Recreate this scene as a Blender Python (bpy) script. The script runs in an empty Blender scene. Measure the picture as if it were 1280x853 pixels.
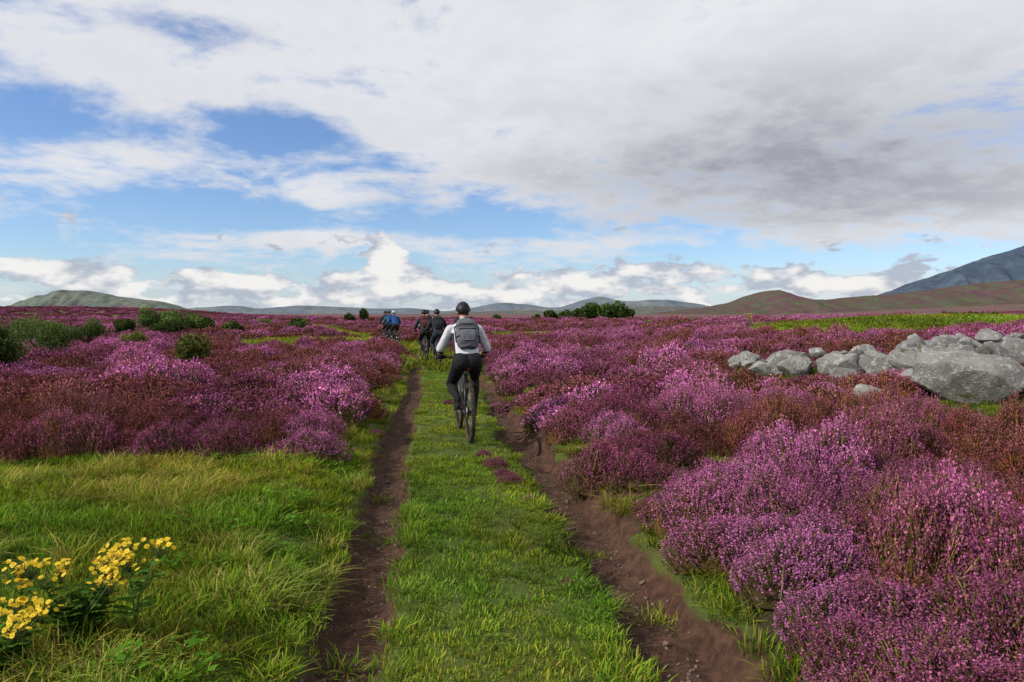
import bpy, math, numpy as np
from mathutils import Vector, Matrix
R=math.radians
rng=np.random.default_rng(7)
scene=bpy.context.scene
F=888.9; HOR=392.0; EYE=1.65

# ---------------------------------------------------------------- noise
_tab=np.random.default_rng(3).random((256,256))
def vnoise(x,y):
    x=np.asarray(x,float); y=np.asarray(y,float)
    xi=np.floor(x).astype(int); yi=np.floor(y).astype(int)
    fx=x-xi; fy=y-yi; fx=fx*fx*(3-2*fx); fy=fy*fy*(3-2*fy)
    a=_tab[xi&255,yi&255]; b=_tab[(xi+1)&255,yi&255]; c=_tab[xi&255,(yi+1)&255]; d=_tab[(xi+1)&255,(yi+1)&255]
    return (a*(1-fx)+b*fx)*(1-fy)+(c*(1-fx)+d*fx)*fy
def fbm(x,y,o=4):
    s=0;a=1;t=0
    for i in range(o):
        s=s+a*vnoise(x*2**i+17.3*i,y*2**i+5.1*i); t+=a; a*=.5
    return s/t
def sst(a,b,x):
    t=np.clip((x-a)/(b-a),0,1); return t*t*(3-2*t)
# ---------------------------------------------------------------- terrain functions
def cx(y):
    y=np.asarray(y,float)
    base=0.02-0.115*(y-3.18)
    q=np.clip(y-25,0,16)
    return base-0.0125*q*q-0.4*np.clip(y-41,0,None)*0.6+0.05*np.sin(y*0.55)*sst(4,8,y)
def rutmask(x,y):
    t=x-cx(y)
    wob=(fbm(y*0.8,0*y+3.3,3)-.5)*0.12; wob2=(fbm(y*0.8,0*y+9.3,3)-.5)*0.16
    e=(fbm(x*5,y*3,3)-.5)*0.15
    l=1-sst(0.13,0.26,np.abs(t+0.80+wob)+e)
    r=1-sst(0.15,0.31,np.abs(t-0.84+wob2)+e*1.3)
    return np.maximum(l,r)
def Z(x,y):
    x=np.asarray(x,float); y=np.asarray(y,float)
    t=x-cx(y); D=np.hypot(x,y)
    h=(fbm(x*.25,y*.25,3)-.5)*0.30*sst(1.2,4,np.abs(t))
    h=h+(fbm(x*2.2+9,y*2.2,3)-.5)*0.06
    h=h+0.13*sst(1.0,1.7,np.abs(t))
    ru=rutmask(x,y)
    h=h-ru*0.16*(1-sst(60,120,y))
    h=h+ru*(fbm(x*9,y*9,2)-.5)*0.05
    h=h+(fbm(x*.03+4,y*.03,3)-.5)*1.0*sst(25,110,D)
    h=h+.045*np.clip(x-2.5,0,20)*sst(2,8,y)*(1-sst(60,160,D))
    h=h+.12*np.exp(-((x-9)/4)**2-((y-15)/1.5)**2)
    h=h+.45*np.exp(-((x-26)/11)**2-((y-40)/8)**2)
    h=h-1.6*sst(120,420,D)
    h=h+5.5*np.exp(-((x+210)/75)**2-((y-330)/110)**2)
    h=h+11*np.exp(-((x-420)/150)**2-((y-520)/200)**2)
    h=h+(fbm(x*.006+1,y*.006,3)-.5)*2.5*sst(150,500,D)
    return h
WALL=[(4.7,15.0),(5.8,14.7),(7,14.4),(8.3,14.7),(9.6,15.2),(11,15.8),(13,16.6),(16,18)]
def walldist(x,y):
    d=np.full(np.shape(x),1e9)
    for a,b in zip(WALL[:-1],WALL[1:]):
        ax,ay=a;bx,by=b; dx,dy=bx-ax,by-ay
        s=np.clip(((x-ax)*dx+(y-ay)*dy)/(dx*dx+dy*dy),0,1)
        d=np.minimum(d,np.hypot(x-ax-s*dx,(y-ay-s*dy)*np.where(y<ay+s*dy,.62,1.0)))
    return d
def heather(x,y):
    """1 where heather grows"""
    x=np.asarray(x,float);y=np.asarray(y,float)
    t=x-cx(y)
    n=(fbm(x*.7,y*.7,3)-.5); n2=fbm(x*1.6+60,y*1.6+9,2)-.5
    left=(t<-1.42+n*.5)&(y>7.3+n*2.4)
    right=(t>1.30+n*.5+n2*.3)
    m=left|right
    g=fbm(x*.11+31,y*.16+7,3)
    m&=~((g>.64)&(y>20))
    g2=fbm(x*.45+3,y*.6+70,3)
    m&=~((g2>.69))
    m&=~((walldist(x,y)<1.15+n*1.6))
    m&=~((np.abs(x-6.6)<1.1+n)&(np.abs(y-10.15)<.95+n))
    m&=~((np.abs(y-(36+.12*x)-n*14)<9)&(x>12+n*8))
    m&=~((np.abs(y-(78+.1*x)-n*20)<13)&(x>14))
    m&=~((np.abs(y-105-n*30)<9)&(x>8)&(x<60))
    return m

# ---------------------------------------------------------------- node helpers
class NT:
    def __init__(s,nt): s.nt=nt
    def n(s,t,**k):
        nd=s.nt.nodes.new(t)
        for a,b in k.items(): setattr(nd,a,b)
        return nd
    def L(s,a,b): s.nt.links.new(a,b)
    def setin(s,sock,v):
        if isinstance(v,X): s.L(v.s,sock)
        elif isinstance(v,bpy.types.NodeSocket): s.L(v,sock)
        else: sock.default_value=v
    def m(s,op,*a,clamp=False):
        nd=s.n('ShaderNodeMath',operation=op); nd.use_clamp=clamp
        for i,v in enumerate(a): s.setin(nd.inputs[i],v)
        return X(s,nd.outputs[0])
    def ss(s,a,b,v):
        nd=s.n('ShaderNodeMapRange',interpolation_type='SMOOTHSTEP')
        s.setin(nd.inputs[0],v); s.setin(nd.inputs[1],a); s.setin(nd.inputs[2],b)
        return X(s,nd.outputs[0])
    def mix(s,f,a,b,bt='MIX'):
        nd=s.n('ShaderNodeMix',data_type='RGBA',blend_type=bt)
        s.setin(nd.inputs[0],f)
        for i,v in ((6,a),(7,b)):
            if isinstance(v,(tuple,list)): v=tuple(v)+((1,) if len(v)==3 else ())
            s.setin(nd.inputs[i],v)
        return X(s,nd.outputs[2])
    def noise(s,vec,scale,detail=4,rough=.55,dist=0):
        nd=s.n('ShaderNodeTexNoise'); 
        if vec is not None: s.setin(nd.inputs['Vector'],vec)
        nd.inputs['Scale'].default_value=scale; nd.inputs['Detail'].default_value=detail
        nd.inputs['Roughness'].default_value=rough; nd.inputs['Distortion'].default_value=dist
        return X(s,nd.outputs[0])
    def xyz(s,a,b,c):
        nd=s.n('ShaderNodeCombineXYZ')
        for i,v in enumerate((a,b,c)): s.setin(nd.inputs[i],v)
        return X(s,nd.outputs[0])
    def sep(s,v):
        nd=s.n('ShaderNodeSeparateXYZ'); s.setin(nd.inputs[0],v)
        return [X(s,o) for o in nd.outputs]
class X:
    def __init__(s,t,k): s.t=t; s.s=k
    def __add__(s,o): return s.t.m('ADD',s,o)
    __radd__=__add__
    def __sub__(s,o): return s.t.m('SUBTRACT',s,o)
    def __rsub__(s,o): return s.t.m('SUBTRACT',o,s)
    def __mul__(s,o): return s.t.m('MULTIPLY',s,o)
    __rmul__=__mul__
    def __truediv__(s,o): return s.t.m('DIVIDE',s,o)
    def __rtruediv__(s,o): return s.t.m('DIVIDE',o,s)
def newmat(name):
    m=bpy.data.materials.new(name); m.use_nodes=True
    nt=m.node_tree; nt.nodes.clear(); t=NT(nt)
    out=t.n('ShaderNodeOutputMaterial')
    p=t.n('ShaderNodeBsdfPrincipled'); t.L(p.outputs[0],out.inputs[0])
    p.inputs['Roughness'].default_value=.8
    p.inputs['Specular IOR Level'].default_value=.2
    return m,t,p,out
def bump(t,p,h,strength=.5,dist=.01):
    b=t.n('ShaderNodeBump'); b.inputs['Strength'].default_value=strength; b.inputs['Distance'].default_value=dist
    t.setin(b.inputs['Height'],h); t.L(b.outputs[0],p.inputs['Normal'])
def posn(t):
    g=t.n('ShaderNodeNewGeometry'); return X(t,g.outputs['Position'])
def objco(t):
    g=t.n('ShaderNodeTexCoord'); return X(t,g.outputs['Object'])
def simple(name,col,rough=.8,spec=.2,metal=0,nscale=25,var=.25,bmp=0,bdist=.004,col2=None):
    m,t,p,o=newmat(name)
    n=t.noise(objco(t),nscale,4)
    c2=col2 or tuple(c*(1-var) for c in col)
    c=t.mix(t.ss(.35,.65,n),col,c2)
    t.setin(p.inputs['Base Color'],c); p.inputs['Roughness'].default_value=rough
    p.inputs['Specular IOR Level'].default_value=spec; p.inputs['Metallic'].default_value=metal
    if bmp: bump(t,p,n,bmp,bdist)
    return m

# ---------------------------------------------------------------- mesh helpers
def mkmesh(name,V,Q,col=None,mats=(),mi=None,smooth=False):
    V=np.asarray(V,np.float32); Q=np.asarray(Q,np.int32); k=Q.shape[1]
    me=bpy.data.meshes.new(name)
    me.vertices.add(len(V)); me.vertices.foreach_set('co',V.ravel())
    me.loops.add(Q.size); me.loops.foreach_set('vertex_index',Q.ravel())
    me.polygons.add(len(Q)); me.polygons.foreach_set('loop_start',np.arange(0,Q.size,k,dtype=np.int32))
    try: me.polygons.foreach_set('loop_total',np.full(len(Q),k,np.int32))
    except Exception: pass
    for m in mats: me.materials.append(m)
    if mi is not None: me.polygons.foreach_set('material_index',np.asarray(mi,np.int32))
    if smooth: me.polygons.foreach_set('use_smooth',np.ones(len(Q),bool))
    if col is not None:
        a=me.attributes.new('col','FLOAT_COLOR','POINT')
        c=np.ones((len(V),4),np.float32); c[:,:3]=col; a.data.foreach_set('color',c.ravel())
    me.update(calc_edges=True); me.validate()
    return me
def link(o,parent=None):
    scene.collection.objects.link(o)
    if parent: o.parent=parent
    return o
def obj(name,me,parent=None,loc=None):
    o=bpy.data.objects.new(name,me); link(o,parent)
    if loc is not None: o.location=loc
    return o
def empty(name,loc,rz=0):
    o=bpy.data.objects.new(name,None); link(o); o.location=loc; o.rotation_euler=(0,0,rz); o.empty_display_size=.2
    return o
class MB:
    """multi-material mesh builder with polys"""
    def __init__(s): s.V=[];s.P=[];s.M=[]
    def add(s,V,P,m=0):
        b=len(s.V); s.V+= [tuple(v) for v in V]; s.P+=[tuple(i+b for i in p) for p in P]; s.M+=[m]*len(P)
    def tube(s,pts,rad,seg=10,m=0,flat=1.0,up=(0,0,1),closed=False):
        pts=[Vector(p) for p in pts]; n=len(pts)
        if not hasattr(rad,'__len__'): rad=[rad]*n
        V=[];P=[]
        for i,p in enumerate(pts):
            if closed: d=pts[(i+1)%n]-pts[i-1]
            else: d=pts[min(i+1,n-1)]-pts[max(i-1,0)]
            d.normalize(); u=Vector(up)
            if abs(d.dot(u))>.95: u=Vector((0,1,0)) if abs(d.y)<.9 else Vector((1,0,0))
            a=d.cross(u).normalized(); b=a.cross(d).normalized()
            r=rad[i]; rx,ry=(r if hasattr(r,'__len__') else (r,r*flat))
            for k in range(seg):
                th=2*math.pi*k/seg
                V.append(p+a*math.cos(th)*rx+b*math.sin(th)*ry)
        for i in range(n if closed else n-1):
            j=(i+1)%n
            for k in range(seg):
                l=(k+1)%seg
                P.append((i*seg+k,i*seg+l,j*seg+l,j*seg+k))
        if not closed:
            P.append(tuple(range(seg))[::-1]); P.append(tuple((n-1)*seg+k for k in range(seg)))
        s.add(V,P,m)
    def ell(s,c,r,seg=14,rings=9,m=0,rot=None):
        V=[];P=[]; c=Vector(c)
        for i in range(1,rings):
            ph=math.pi*i/rings
            for k in range(seg):
                th=2*math.pi*k/seg
                v=Vector((r[0]*math.sin(ph)*math.cos(th),r[1]*math.sin(ph)*math.sin(th),r[2]*math.cos(ph)))
                if rot: v=rot@v
                V.append(c+v)
        t=Vector((0,0,r[2])); 
        if rot: t=rot@t
        V.append(c+t); V.append(c-t); T=len(V)-2;B=len(V)-1
        for i in range(rings-2):
            for k in range(seg):
                l=(k+1)%seg; P.append((i*seg+k,(i+1)*seg+k,(i+1)*seg+l,i*seg+l))
        for k in range(seg):
            l=(k+1)%seg; P.append((T,k,l)); P.append((B,(rings-2)*seg+l,(rings-2)*seg+k))
        s.add(V,P,m)
    def box(s,c,h,m=0,rot=None):
        V=[]
        for a in(-1,1):
            for b in(-1,1):
                for d in(-1,1):
                    v=Vector((a*h[0],b*h[1],d*h[2])); 
                    if rot: v=rot@v
                    V.append(Vector(c)+v)
        s.add(V,[(0,1,3,2),(4,6,7,5),(0,4,5,1),(2,3,7,6),(0,2,6,4),(1,5,7,3)],m)
    def mesh(s,name,mats,smooth=True):
        me=bpy.data.meshes.new(name); me.from_pydata([tuple(v) for v in s.V],[],s.P)
        for m in mats: me.materials.append(m)
        me.polygons.foreach_set('material_index',s.M)
        if smooth: me.polygons.foreach_set('use_smooth',[True]*len(s.P))
        me.update(); return me

# ---------------------------------------------------------------- GN scatter
def scatter(name,P,rot,scl,idx,protos,tone=None):
    col=bpy.data.collections.new(name+'_kinds')
    for i,me in enumerate(protos):
        col.objects.link(bpy.data.objects.new('%s_kind_%02d'%(name,i),me))
    me=bpy.data.meshes.new(name); me.vertices.add(len(P)); me.vertices.foreach_set('co',np.asarray(P,np.float32).ravel())
    a=me.attributes.new('rot','FLOAT_VECTOR','POINT'); a.data.foreach_set('vector',np.asarray(rot,np.float32).ravel())
    a=me.attributes.new('scl','FLOAT_VECTOR','POINT'); a.data.foreach_set('vector',np.asarray(scl,np.float32).ravel())
    a=me.attributes.new('idx','INT','POINT'); a.data.foreach_set('value',np.asarray(idx,np.int32))
    if tone is None: tone=np.zeros((len(P),3))
    a=me.attributes.new('tone','FLOAT_VECTOR','POINT'); a.data.foreach_set('vector',np.asarray(tone,np.float32).ravel())
    me.update()
    o=obj(name,me)
    ng=bpy.data.node_groups.new(name+'_gn','GeometryNodeTree')
    ng.interface.new_socket('Geometry',in_out='INPUT',socket_type='NodeSocketGeometry')
    ng.interface.new_socket('Geometry',in_out='OUTPUT',socket_type='NodeSocketGeometry')
    N=ng.nodes; gi=N.new('NodeGroupInput'); go=N.new('NodeGroupOutput')
    ip=N.new('GeometryNodeInstanceOnPoints'); ci=N.new('GeometryNodeCollectionInfo')
    ci.inputs['Collection'].default_value=col; ci.inputs['Separate Children'].default_value=True; ci.inputs['Reset Children'].default_value=True
    ip.inputs['Pick Instance'].default_value=True
    def na(nm,ty):
        n=N.new('GeometryNodeInputNamedAttribute'); n.data_type=ty; n.inputs['Name'].default_value=nm; return n.outputs[0]
    l=ng.links.new
    l(gi.outputs[0],ip.inputs['Points']); l(ci.outputs[0],ip.inputs['Instance'])
    l(na('idx','INT'),ip.inputs['Instance Index']); l(na('rot','FLOAT_VECTOR'),ip.inputs['Rotation']); l(na('scl','FLOAT_VECTOR'),ip.inputs['Scale'])
    l(ip.outputs[0],go.inputs[0])
    o.modifiers.new('scatter','NODES').node_group=ng
    return o
def jgrid(y0,y1,sp,wid=.80,pad=2.5):
    ys=np.arange(y0,y1,sp)
    xm=y1*wid+pad
    xs=np.arange(-xm,xm,sp)
    gx,gy=np.meshgrid(xs,ys)
    gx=gx+(rng.random(gx.shape)-.5)*sp*.95; gy=gy+(rng.random(gx.shape)-.5)*sp*.95
    x=gx.ravel();y=gy.ravel()
    k=np.abs(x)<y*wid+pad
    return x[k],y[k]

# ---------------------------------------------------------------- materials: vegetation
def veg_mat(name,transl=.25,purple=False):
    m,t,p,out=newmat(name); t.nt.nodes.remove(p)
    p=t.n('ShaderNodeBsdfDiffuse'); t.L(p.outputs[0],out.inputs[0])
    at=t.n('ShaderNodeAttribute'); at.attribute_name='col'
    c=X(t,at.outputs['Color'])
    oi=t.n('ShaderNodeObjectInfo'); rnd=X(t,oi.outputs['Random'])
    ta=t.n('ShaderNodeAttribute'); ta.attribute_type='INSTANCER'; ta.attribute_name='tone'
    tb,tr_,tp=t.sep(ta.outputs['Vector'])   # brightness, russet, pink
    if purple:
        a=t.mix(tp,(.215,.052,.112),(.48,.145,.35))
        b=t.mix(rnd,(.215,.062,.070),(.145,.062,.042))
        tint=t.mix(tr_,a,b)
        tint=t.mix(1.0,tint,t.xyz(tb,tb,tb),'MULTIPLY')
        c=t.mix(1.0,tint,c,'MULTIPLY')
    else:
        k=(rnd-.5)*.6+1.0+tb
        c=t.mix(1.0,c,t.xyz(k*(1.05+tr_*1.0),k,k*.8),'MULTIPLY')
    t.setin(p.inputs[0],c)
    if transl:
        tr=t.n('ShaderNodeBsdfTranslucent'); t.setin(tr.inputs[0],c)
        mx=t.n('ShaderNodeMixShader'); mx.inputs[0].default_value=transl
        t.L(p.outputs[0],mx.inputs[1]); t.L(tr.outputs[0],mx.inputs[2]); t.L(mx.outputs[0],out.inputs[0])
    return m
M_flower=veg_mat('heather_flower',0,True)
M_leaf=veg_mat('foliage',.22)
M_twig=veg_mat('heather_twig',.0)

# ---------------------------------------------------------------- heather clumps
def clump(name,n,nf,fs,Rr=.30,H=.34,L=.10,seed=0,spread=.85,rough=.020):
    r=np.random.default_rng(seed)
    ph=r.random(n)*2*np.pi; rho=np.sqrt(r.random(n))*Rr
    lob=1+.16*np.sin(ph*3+seed)+.10*np.sin(ph*5+seed*2.1)
    rr=rho*lob
    h=H*np.sqrt(np.clip(1-(rho/Rr)**2*.93,0,1))*(.70+.5*fbm(rr*np.cos(ph)*9+seed*7+20,rr*np.sin(ph)*9+20,2))+r.normal(0,rough,n)*H/.34
    top=np.stack([rr*np.cos(ph),rr*np.sin(ph),np.maximum(h,.04)],1)
    d=np.stack([np.cos(ph)*rho/Rr*spread,np.sin(ph)*rho/Rr*spread,np.ones(n)],1)+r.normal(0,.22,(n,3)); d/=np.linalg.norm(d,axis=1)[:,None]
    Ls=L*(.5+1.0*r.random(n))
    V=[];C=[];MI=[]
    spr=r.random(n)*.8+.55
    dry=r.random(n)<.22
    s=np.tile(np.linspace(.0,1,nf),(n,1))+r.normal(0,.03,(n,nf))
    c=top[:,None,:]-d[:,None,:]*(s*Ls[:,None])[:,:,None]
    a=r.normal(0,1,(n,nf,3)); a/=np.linalg.norm(a,axis=2)[:,:,None]
    rad=(.35+.65*np.sin(np.clip(s,0,1)*np.pi*.9+.1))*fs*1.0
    c=c+a*rad[:,:,None]*.9
    u=np.cross(a,r.normal(0,1,(n,nf,3))); u/=np.linalg.norm(u,axis=2)[:,:,None]; w=np.cross(a,u)
    sz=(fs*(.6+.7*r.random((n,nf))))[:,:,None]
    q=np.stack([c+u*sz,c+w*sz*.8,c-u*sz,c-w*sz*.8],2).reshape(-1,3)
    V.append(q)
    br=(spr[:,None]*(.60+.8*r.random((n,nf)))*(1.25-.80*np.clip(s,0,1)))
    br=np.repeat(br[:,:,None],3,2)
    br[dry]*=np.array([.55,.9,.35])
    grn=(s>.60)&(r.random((n,nf))<.5); br[grn]*=np.array([.45,1.6,.25])
    C.append(np.repeat(br.reshape(-1,3),4,0)); MI.append(np.zeros(n*nf))
    for q_ in range(2):
        sd=np.cross(d,r.normal(0,1,(n,3))); sd/=np.linalg.norm(sd,axis=1)[:,None]
        w0=fs*.5
        b=top-d*(Ls*(1.9+1.0*r.random(n)))[:,None]; t0=top-d*(Ls*.6)[:,None]
        q=np.stack([b-sd*w0*.5,b+sd*w0*.5,t0+sd*w0,t0-sd*w0],1).reshape(-1,3)
        V.append(q); g=np.array([.085,.10,.035])*(.5+r.random((n,1)))
        mixr=r.random((n,1))<.4
        g=np.where(mixr,np.array([.12,.06,.035])*(.6+.6*r.random((n,1))),g)
        C.append(np.repeat(g,4,0)); MI.append(np.ones(n))
    A=14;B=6; ths=np.linspace(0,2*np.pi,A,endpoint=False)
    hv=[]
    for j in range(B):
        e=j/(B-1)*np.pi/2*.98
        lb=1+.16*np.sin(ths*3+seed)+.10*np.sin(ths*5+seed*2.1)
        hv.append(np.stack([np.cos(ths)*np.cos(e)*Rr*.78*lb,np.sin(ths)*np.cos(e)*Rr*.78*lb,np.full(A,np.sin(e)*H*.62-.02)+r.normal(0,.008,A)],1))
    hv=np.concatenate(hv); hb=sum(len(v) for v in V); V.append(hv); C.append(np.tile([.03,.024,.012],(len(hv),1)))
    Q=np.arange(hb).reshape(-1,4)
    hq=[(hb+j*A+k,hb+j*A+(k+1)%A,hb+(j+1)*A+(k+1)%A,hb+(j+1)*A+k) for j in range(B-1) for k in range(A)]
    Q=np.concatenate([Q,np.array(hq)]); MI.append(np.ones(len(hq)))
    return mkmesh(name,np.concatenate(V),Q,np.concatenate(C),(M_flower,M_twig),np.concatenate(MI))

_mr=np.random.default_rng(99); MT=_mr.random((128,128,6))
def mound(x,y,cell):
    X0=x/cell; Y0=y/cell; xi=np.floor(X0).astype(int); yi=np.floor(Y0).astype(int)
    best=np.full(x.shape,-1.0); tone=np.zeros(x.shape+(3,))
    for dx in(-1,0,1):
        for dy in(-1,0,1):
            a=MT[(xi+dx)&127,(yi+dy)&127]
            px_=xi+dx+.15+.7*a[...,0]; py_=yi+dy+.15+.7*a[...,1]
            r=.46+.38*a[...,2]
            d=np.hypot(X0-px_,Y0-py_)/r
            h=np.sqrt(np.clip(1-d*d,0,1))*(.50+.7*a[...,3])
            k=h>best; best=np.where(k,h,best); tone[k]=a[...,3:6][k]
    return np.clip(best,0,None),tone
def place_heather(name,y0,y1,sp,protos,sbase,cell,pad=2.5,minh=.26,amp=1.25,H0=1.0):
    x,y=jgrid(y0,y1,sp,pad=pad)
    k=heather(x,y); x=x[k];y=y[k]
    mh,mt=mound(x,y,cell)
    k=(mh>.12)|(rng.random(len(x))<.45); x=x[k];y=y[k];mh=mh[k];mt=mt[k]; n=len(x)
    wob=fbm(x*.22+3,y*.22+50,2)
    s=sbase*(.85+.3*rng.random(n))
    t=np.abs(x-cx(y)); edge=.62+.38*sst(1.3,2.2,t)
    edge=edge*(1-.55*np.exp(-((walldist(x,y)-1.2)/1.7)**2)*(x>4))
    edge=edge*(1-.55*np.exp(-((x-6.3)/1.9)**2-((y-8.9)/1.5)**2))
    edge=edge*(1-.35*sst(22,28,y)*(1-sst(50,56,y))*(x>10))
    hz=sbase*H0*(minh+amp*mh)*(.7+.6*wob)*edge
    P=np.stack([x,y,Z(x,y)-.02],1)
    rot=np.stack([rng.normal(0,.10,n),rng.normal(0,.10,n),rng.random(n)*6.28],1)
    scl=np.stack([s,s,np.clip(hz,.22,None)],1)
    big=fbm(x*.16+8,y*.22+2,3); fine=fbm(x*1.5+8,y*1.5+2,2)
    russ=np.exp(-((x-6.6)/3.4)**2-((y-8.0)/2.6)**2)*.40+.12*np.exp(-((x-4.2)/1.4)**2-((y-4.2)/1.0)**2)+.14*np.exp(-((x+1.9)/1.2)**2-((y-9.5)/1.6)**2)
    rus=sst(.44,.74,.44*mt[:,1]+.45*big+.22*fine+russ+.12*(mh<.35)+rng.normal(0,.03,n))
    pnk=sst(.30,1.05,mt[:,2]*.80+.5*(big-.4)+.30*mh-.5*russ+.20*(1-sst(4,7,y))*(t<3.2)+rng.normal(0,.06,n))
    pnk=pnk*(1-.40*sst(10,26,y))+.12*sst(10,26,y)
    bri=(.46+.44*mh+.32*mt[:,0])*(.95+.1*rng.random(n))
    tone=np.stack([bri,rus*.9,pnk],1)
    return scatter(name,P,rot,scl,rng.integers(0,len(protos),n),protos,tone)

near=[clump('heather_clump_%d'%i,950,14,.0056,H=.36,L=.125,seed=i+1,spread=.7,rough=.028) for i in range(5)]
mid=[clump('heather_clump_mid_%d'%i,460,6,.0125,Rr=.33,L=.11,seed=i+11,rough=.028) for i in range(4)]
far=[clump('heather_clump_far_%d'%i,280,4,.032,Rr=.62,H=.40,L=.12,seed=i+21) for i in range(3)]
vfar=[clump('heather_clump_vfar_%d'%i,170,3,.11,Rr=1.7,H=.50,L=.2,seed=i+31) for i in range(3)]
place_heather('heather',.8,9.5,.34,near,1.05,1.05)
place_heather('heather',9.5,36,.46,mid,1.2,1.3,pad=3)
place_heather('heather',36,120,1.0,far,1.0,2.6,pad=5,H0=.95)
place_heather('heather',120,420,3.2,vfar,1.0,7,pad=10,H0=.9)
pts=[(.42,6.9,.45),(.35,7.6,.5),(.28,8.2,.4),(.50,6.2,.30),(-1.08,9.5,.4),(-.2,5.3,.18),(.1,11.2,.4),(-.1,13,.4),(.38,7.2,.4),(.30,4.9,.16),(.45,4.3,.18)]
px=np.array([cx(b)+a for a,b,c in pts]); py=np.array([b for a,b,c in pts]); ps=np.array([c for a,b,c in pts])
scatter('heather_seedlings',np.stack([px,py,Z(px,py)-.03],1),np.stack([0*px,0*px,rng.random(len(px))*6],1),np.stack([ps,ps,ps*.75],1),rng.integers(0,5,len(px)),near,np.tile([.8,.35,.4],(len(px),1)))

# ---------------------------------------------------------------- grass
def tuft(name,n,Rr,h0,h1,w,lean,cols,seed):
    r=np.random.default_rng(seed)
    ph=r.random(n)*6.283; rho=np.sqrt(r.random(n))*Rr
    b=np.stack([rho*np.cos(ph),rho*np.sin(ph),np.zeros(n)-.01],1)
    L=h0+(h1-h0)*r.random(n)**1.5
    dr=r.random(n)*6.283; ln=lean*(.3+r.random(n))
    out=np.stack([np.cos(dr),np.sin(dr),0*dr],1)*.6+np.stack([np.cos(ph),np.sin(ph),0*ph],1)*(rho/Rr)[:,None]*.6
    sd=np.cross(out,[0,0,1]); sd/=np.linalg.norm(sd,axis=1)[:,None]+1e-6
    V=np.zeros((n,4,2,3))
    for j,f in enumerate([0,.4,.75,1]):
        c=b+out*(ln*L*f*f)[:,None]; c[:,2]+=L*f*(1-.35*ln*f)
        ww=w*[.8,1,.7,.12][j]
        V[:,j,0]=c-sd*ww; V[:,j,1]=c+sd*ww
    base=np.arange(n)[:,None]*8
    Q=np.concatenate([base+np.array([[0,1,3,2]])+2*j for j in range(3)],0)
    cols=np.array(cols); ci=cols[r.integers(0,len(cols),n)]*(.7+.6*r.random((n,1)))
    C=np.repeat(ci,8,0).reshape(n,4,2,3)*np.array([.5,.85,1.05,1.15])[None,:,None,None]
    return mkmesh(name,V.reshape(-1,3),Q,C.reshape(-1,3),(M_leaf,))
G=[(.11,.22,.018),(.16,.25,.022),(.21,.27,.03),(.08,.17,.015),(.22,.22,.05)]
Yl=[(.30,.28,.08),(.22,.26,.045),(.15,.21,.03),(.34,.26,.11)]
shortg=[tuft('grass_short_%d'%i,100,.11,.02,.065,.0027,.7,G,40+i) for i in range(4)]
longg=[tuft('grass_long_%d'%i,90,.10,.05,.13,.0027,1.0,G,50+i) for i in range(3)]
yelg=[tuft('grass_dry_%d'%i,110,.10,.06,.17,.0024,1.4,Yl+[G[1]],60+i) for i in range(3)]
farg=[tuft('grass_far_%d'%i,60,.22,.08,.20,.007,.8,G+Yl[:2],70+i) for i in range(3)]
gp=shortg+longg+yelg
def place_grass(name,y0,y1,sp,pad=.8):
    x,y=jgrid(y0,y1,sp,wid=.77,pad=pad)
    t=x-cx(y); at=np.abs(t); h_=heather(x,y)
    ok=(~h_)&(rutmask(x,y)<.12)
    bare=(t>.95)&(t<1.4)&(fbm(x*3+4,y*2,3)>.46)
    ok&=~bare
    ok|=(h_&(at<1.8)&(rng.random(len(x))<.35))
    mh,_=mound(x,y,1.05)
    ok|=(h_&(mh<.1)&(rng.random(len(x))<.5))
    ok|=(rutmask(x,y)>.3)&(rng.random(len(x))<.03)
    x=x[ok];y=y[ok];t=t[ok];at=at[ok];n=len(x)
    nz=fbm(x*1.3+5,y*1.3,3); ny=fbm(x*1.2+50,y*1.2+20,3); nl=fbm(x*2.6+15,y*2.6,2)
    idx=rng.integers(0,4,n)
    outer=at>1.05
    lp=outer&(nz+rng.normal(0,.06,n)>.46)
    idx[lp]=rng.integers(4,7,lp.sum())
    yp=outer&(ny+rng.normal(0,.04,n)+.10*sst(4.5,6.5,y)*(t<0)*(nl-.3)*3>.63)
    idx[yp]=rng.integers(7,10,yp.sum())
    rim=((at>.42)&(at<1.05)); rim&=(rng.random(n)<.3+.5*(t>0)*(nz>.5)); idx[rim]=rng.integers(4,7,rim.sum())
    s=.85+.4*rng.random(n); sz=s*(.40+1.4*nl); sz[rim]*=.65
    sz=np.where(at<.5,sz*.75,sz)
    tn=fbm(x*.8+5,y*.8+90,3); tn2=fbm(x*2+5,y*1.2+30,3)
    tone=np.stack([(tn-.5)*1.2+(nl-.5)*.8-.05,(tn2-.48)*.9,0*x],1)
    return scatter(name,np.stack([x,y,Z(x,y)],1),np.stack([rng.normal(0,.1,n),rng.normal(0,.1,n),rng.random(n)*6.28],1),np.stack([s,s,sz],1),idx,gp,tone)
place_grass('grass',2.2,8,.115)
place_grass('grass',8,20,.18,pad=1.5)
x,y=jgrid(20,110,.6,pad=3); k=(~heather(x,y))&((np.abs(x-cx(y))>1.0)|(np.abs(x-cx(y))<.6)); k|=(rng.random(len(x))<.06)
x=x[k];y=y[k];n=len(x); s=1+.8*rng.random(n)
scatter('grass',np.stack([x,y,Z(x,y)],1),np.stack([0*x,0*x,rng.random(n)*6.28],1),np.stack([s*1.4,s*1.4,s],1),rng.integers(0,3,n),farg,np.stack([(fbm(x*.2,y*.2,3)-.5)*1.2+.1,(fbm(x*.3,y*.2+9,3)-.45)*.9,0*x],1))

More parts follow.
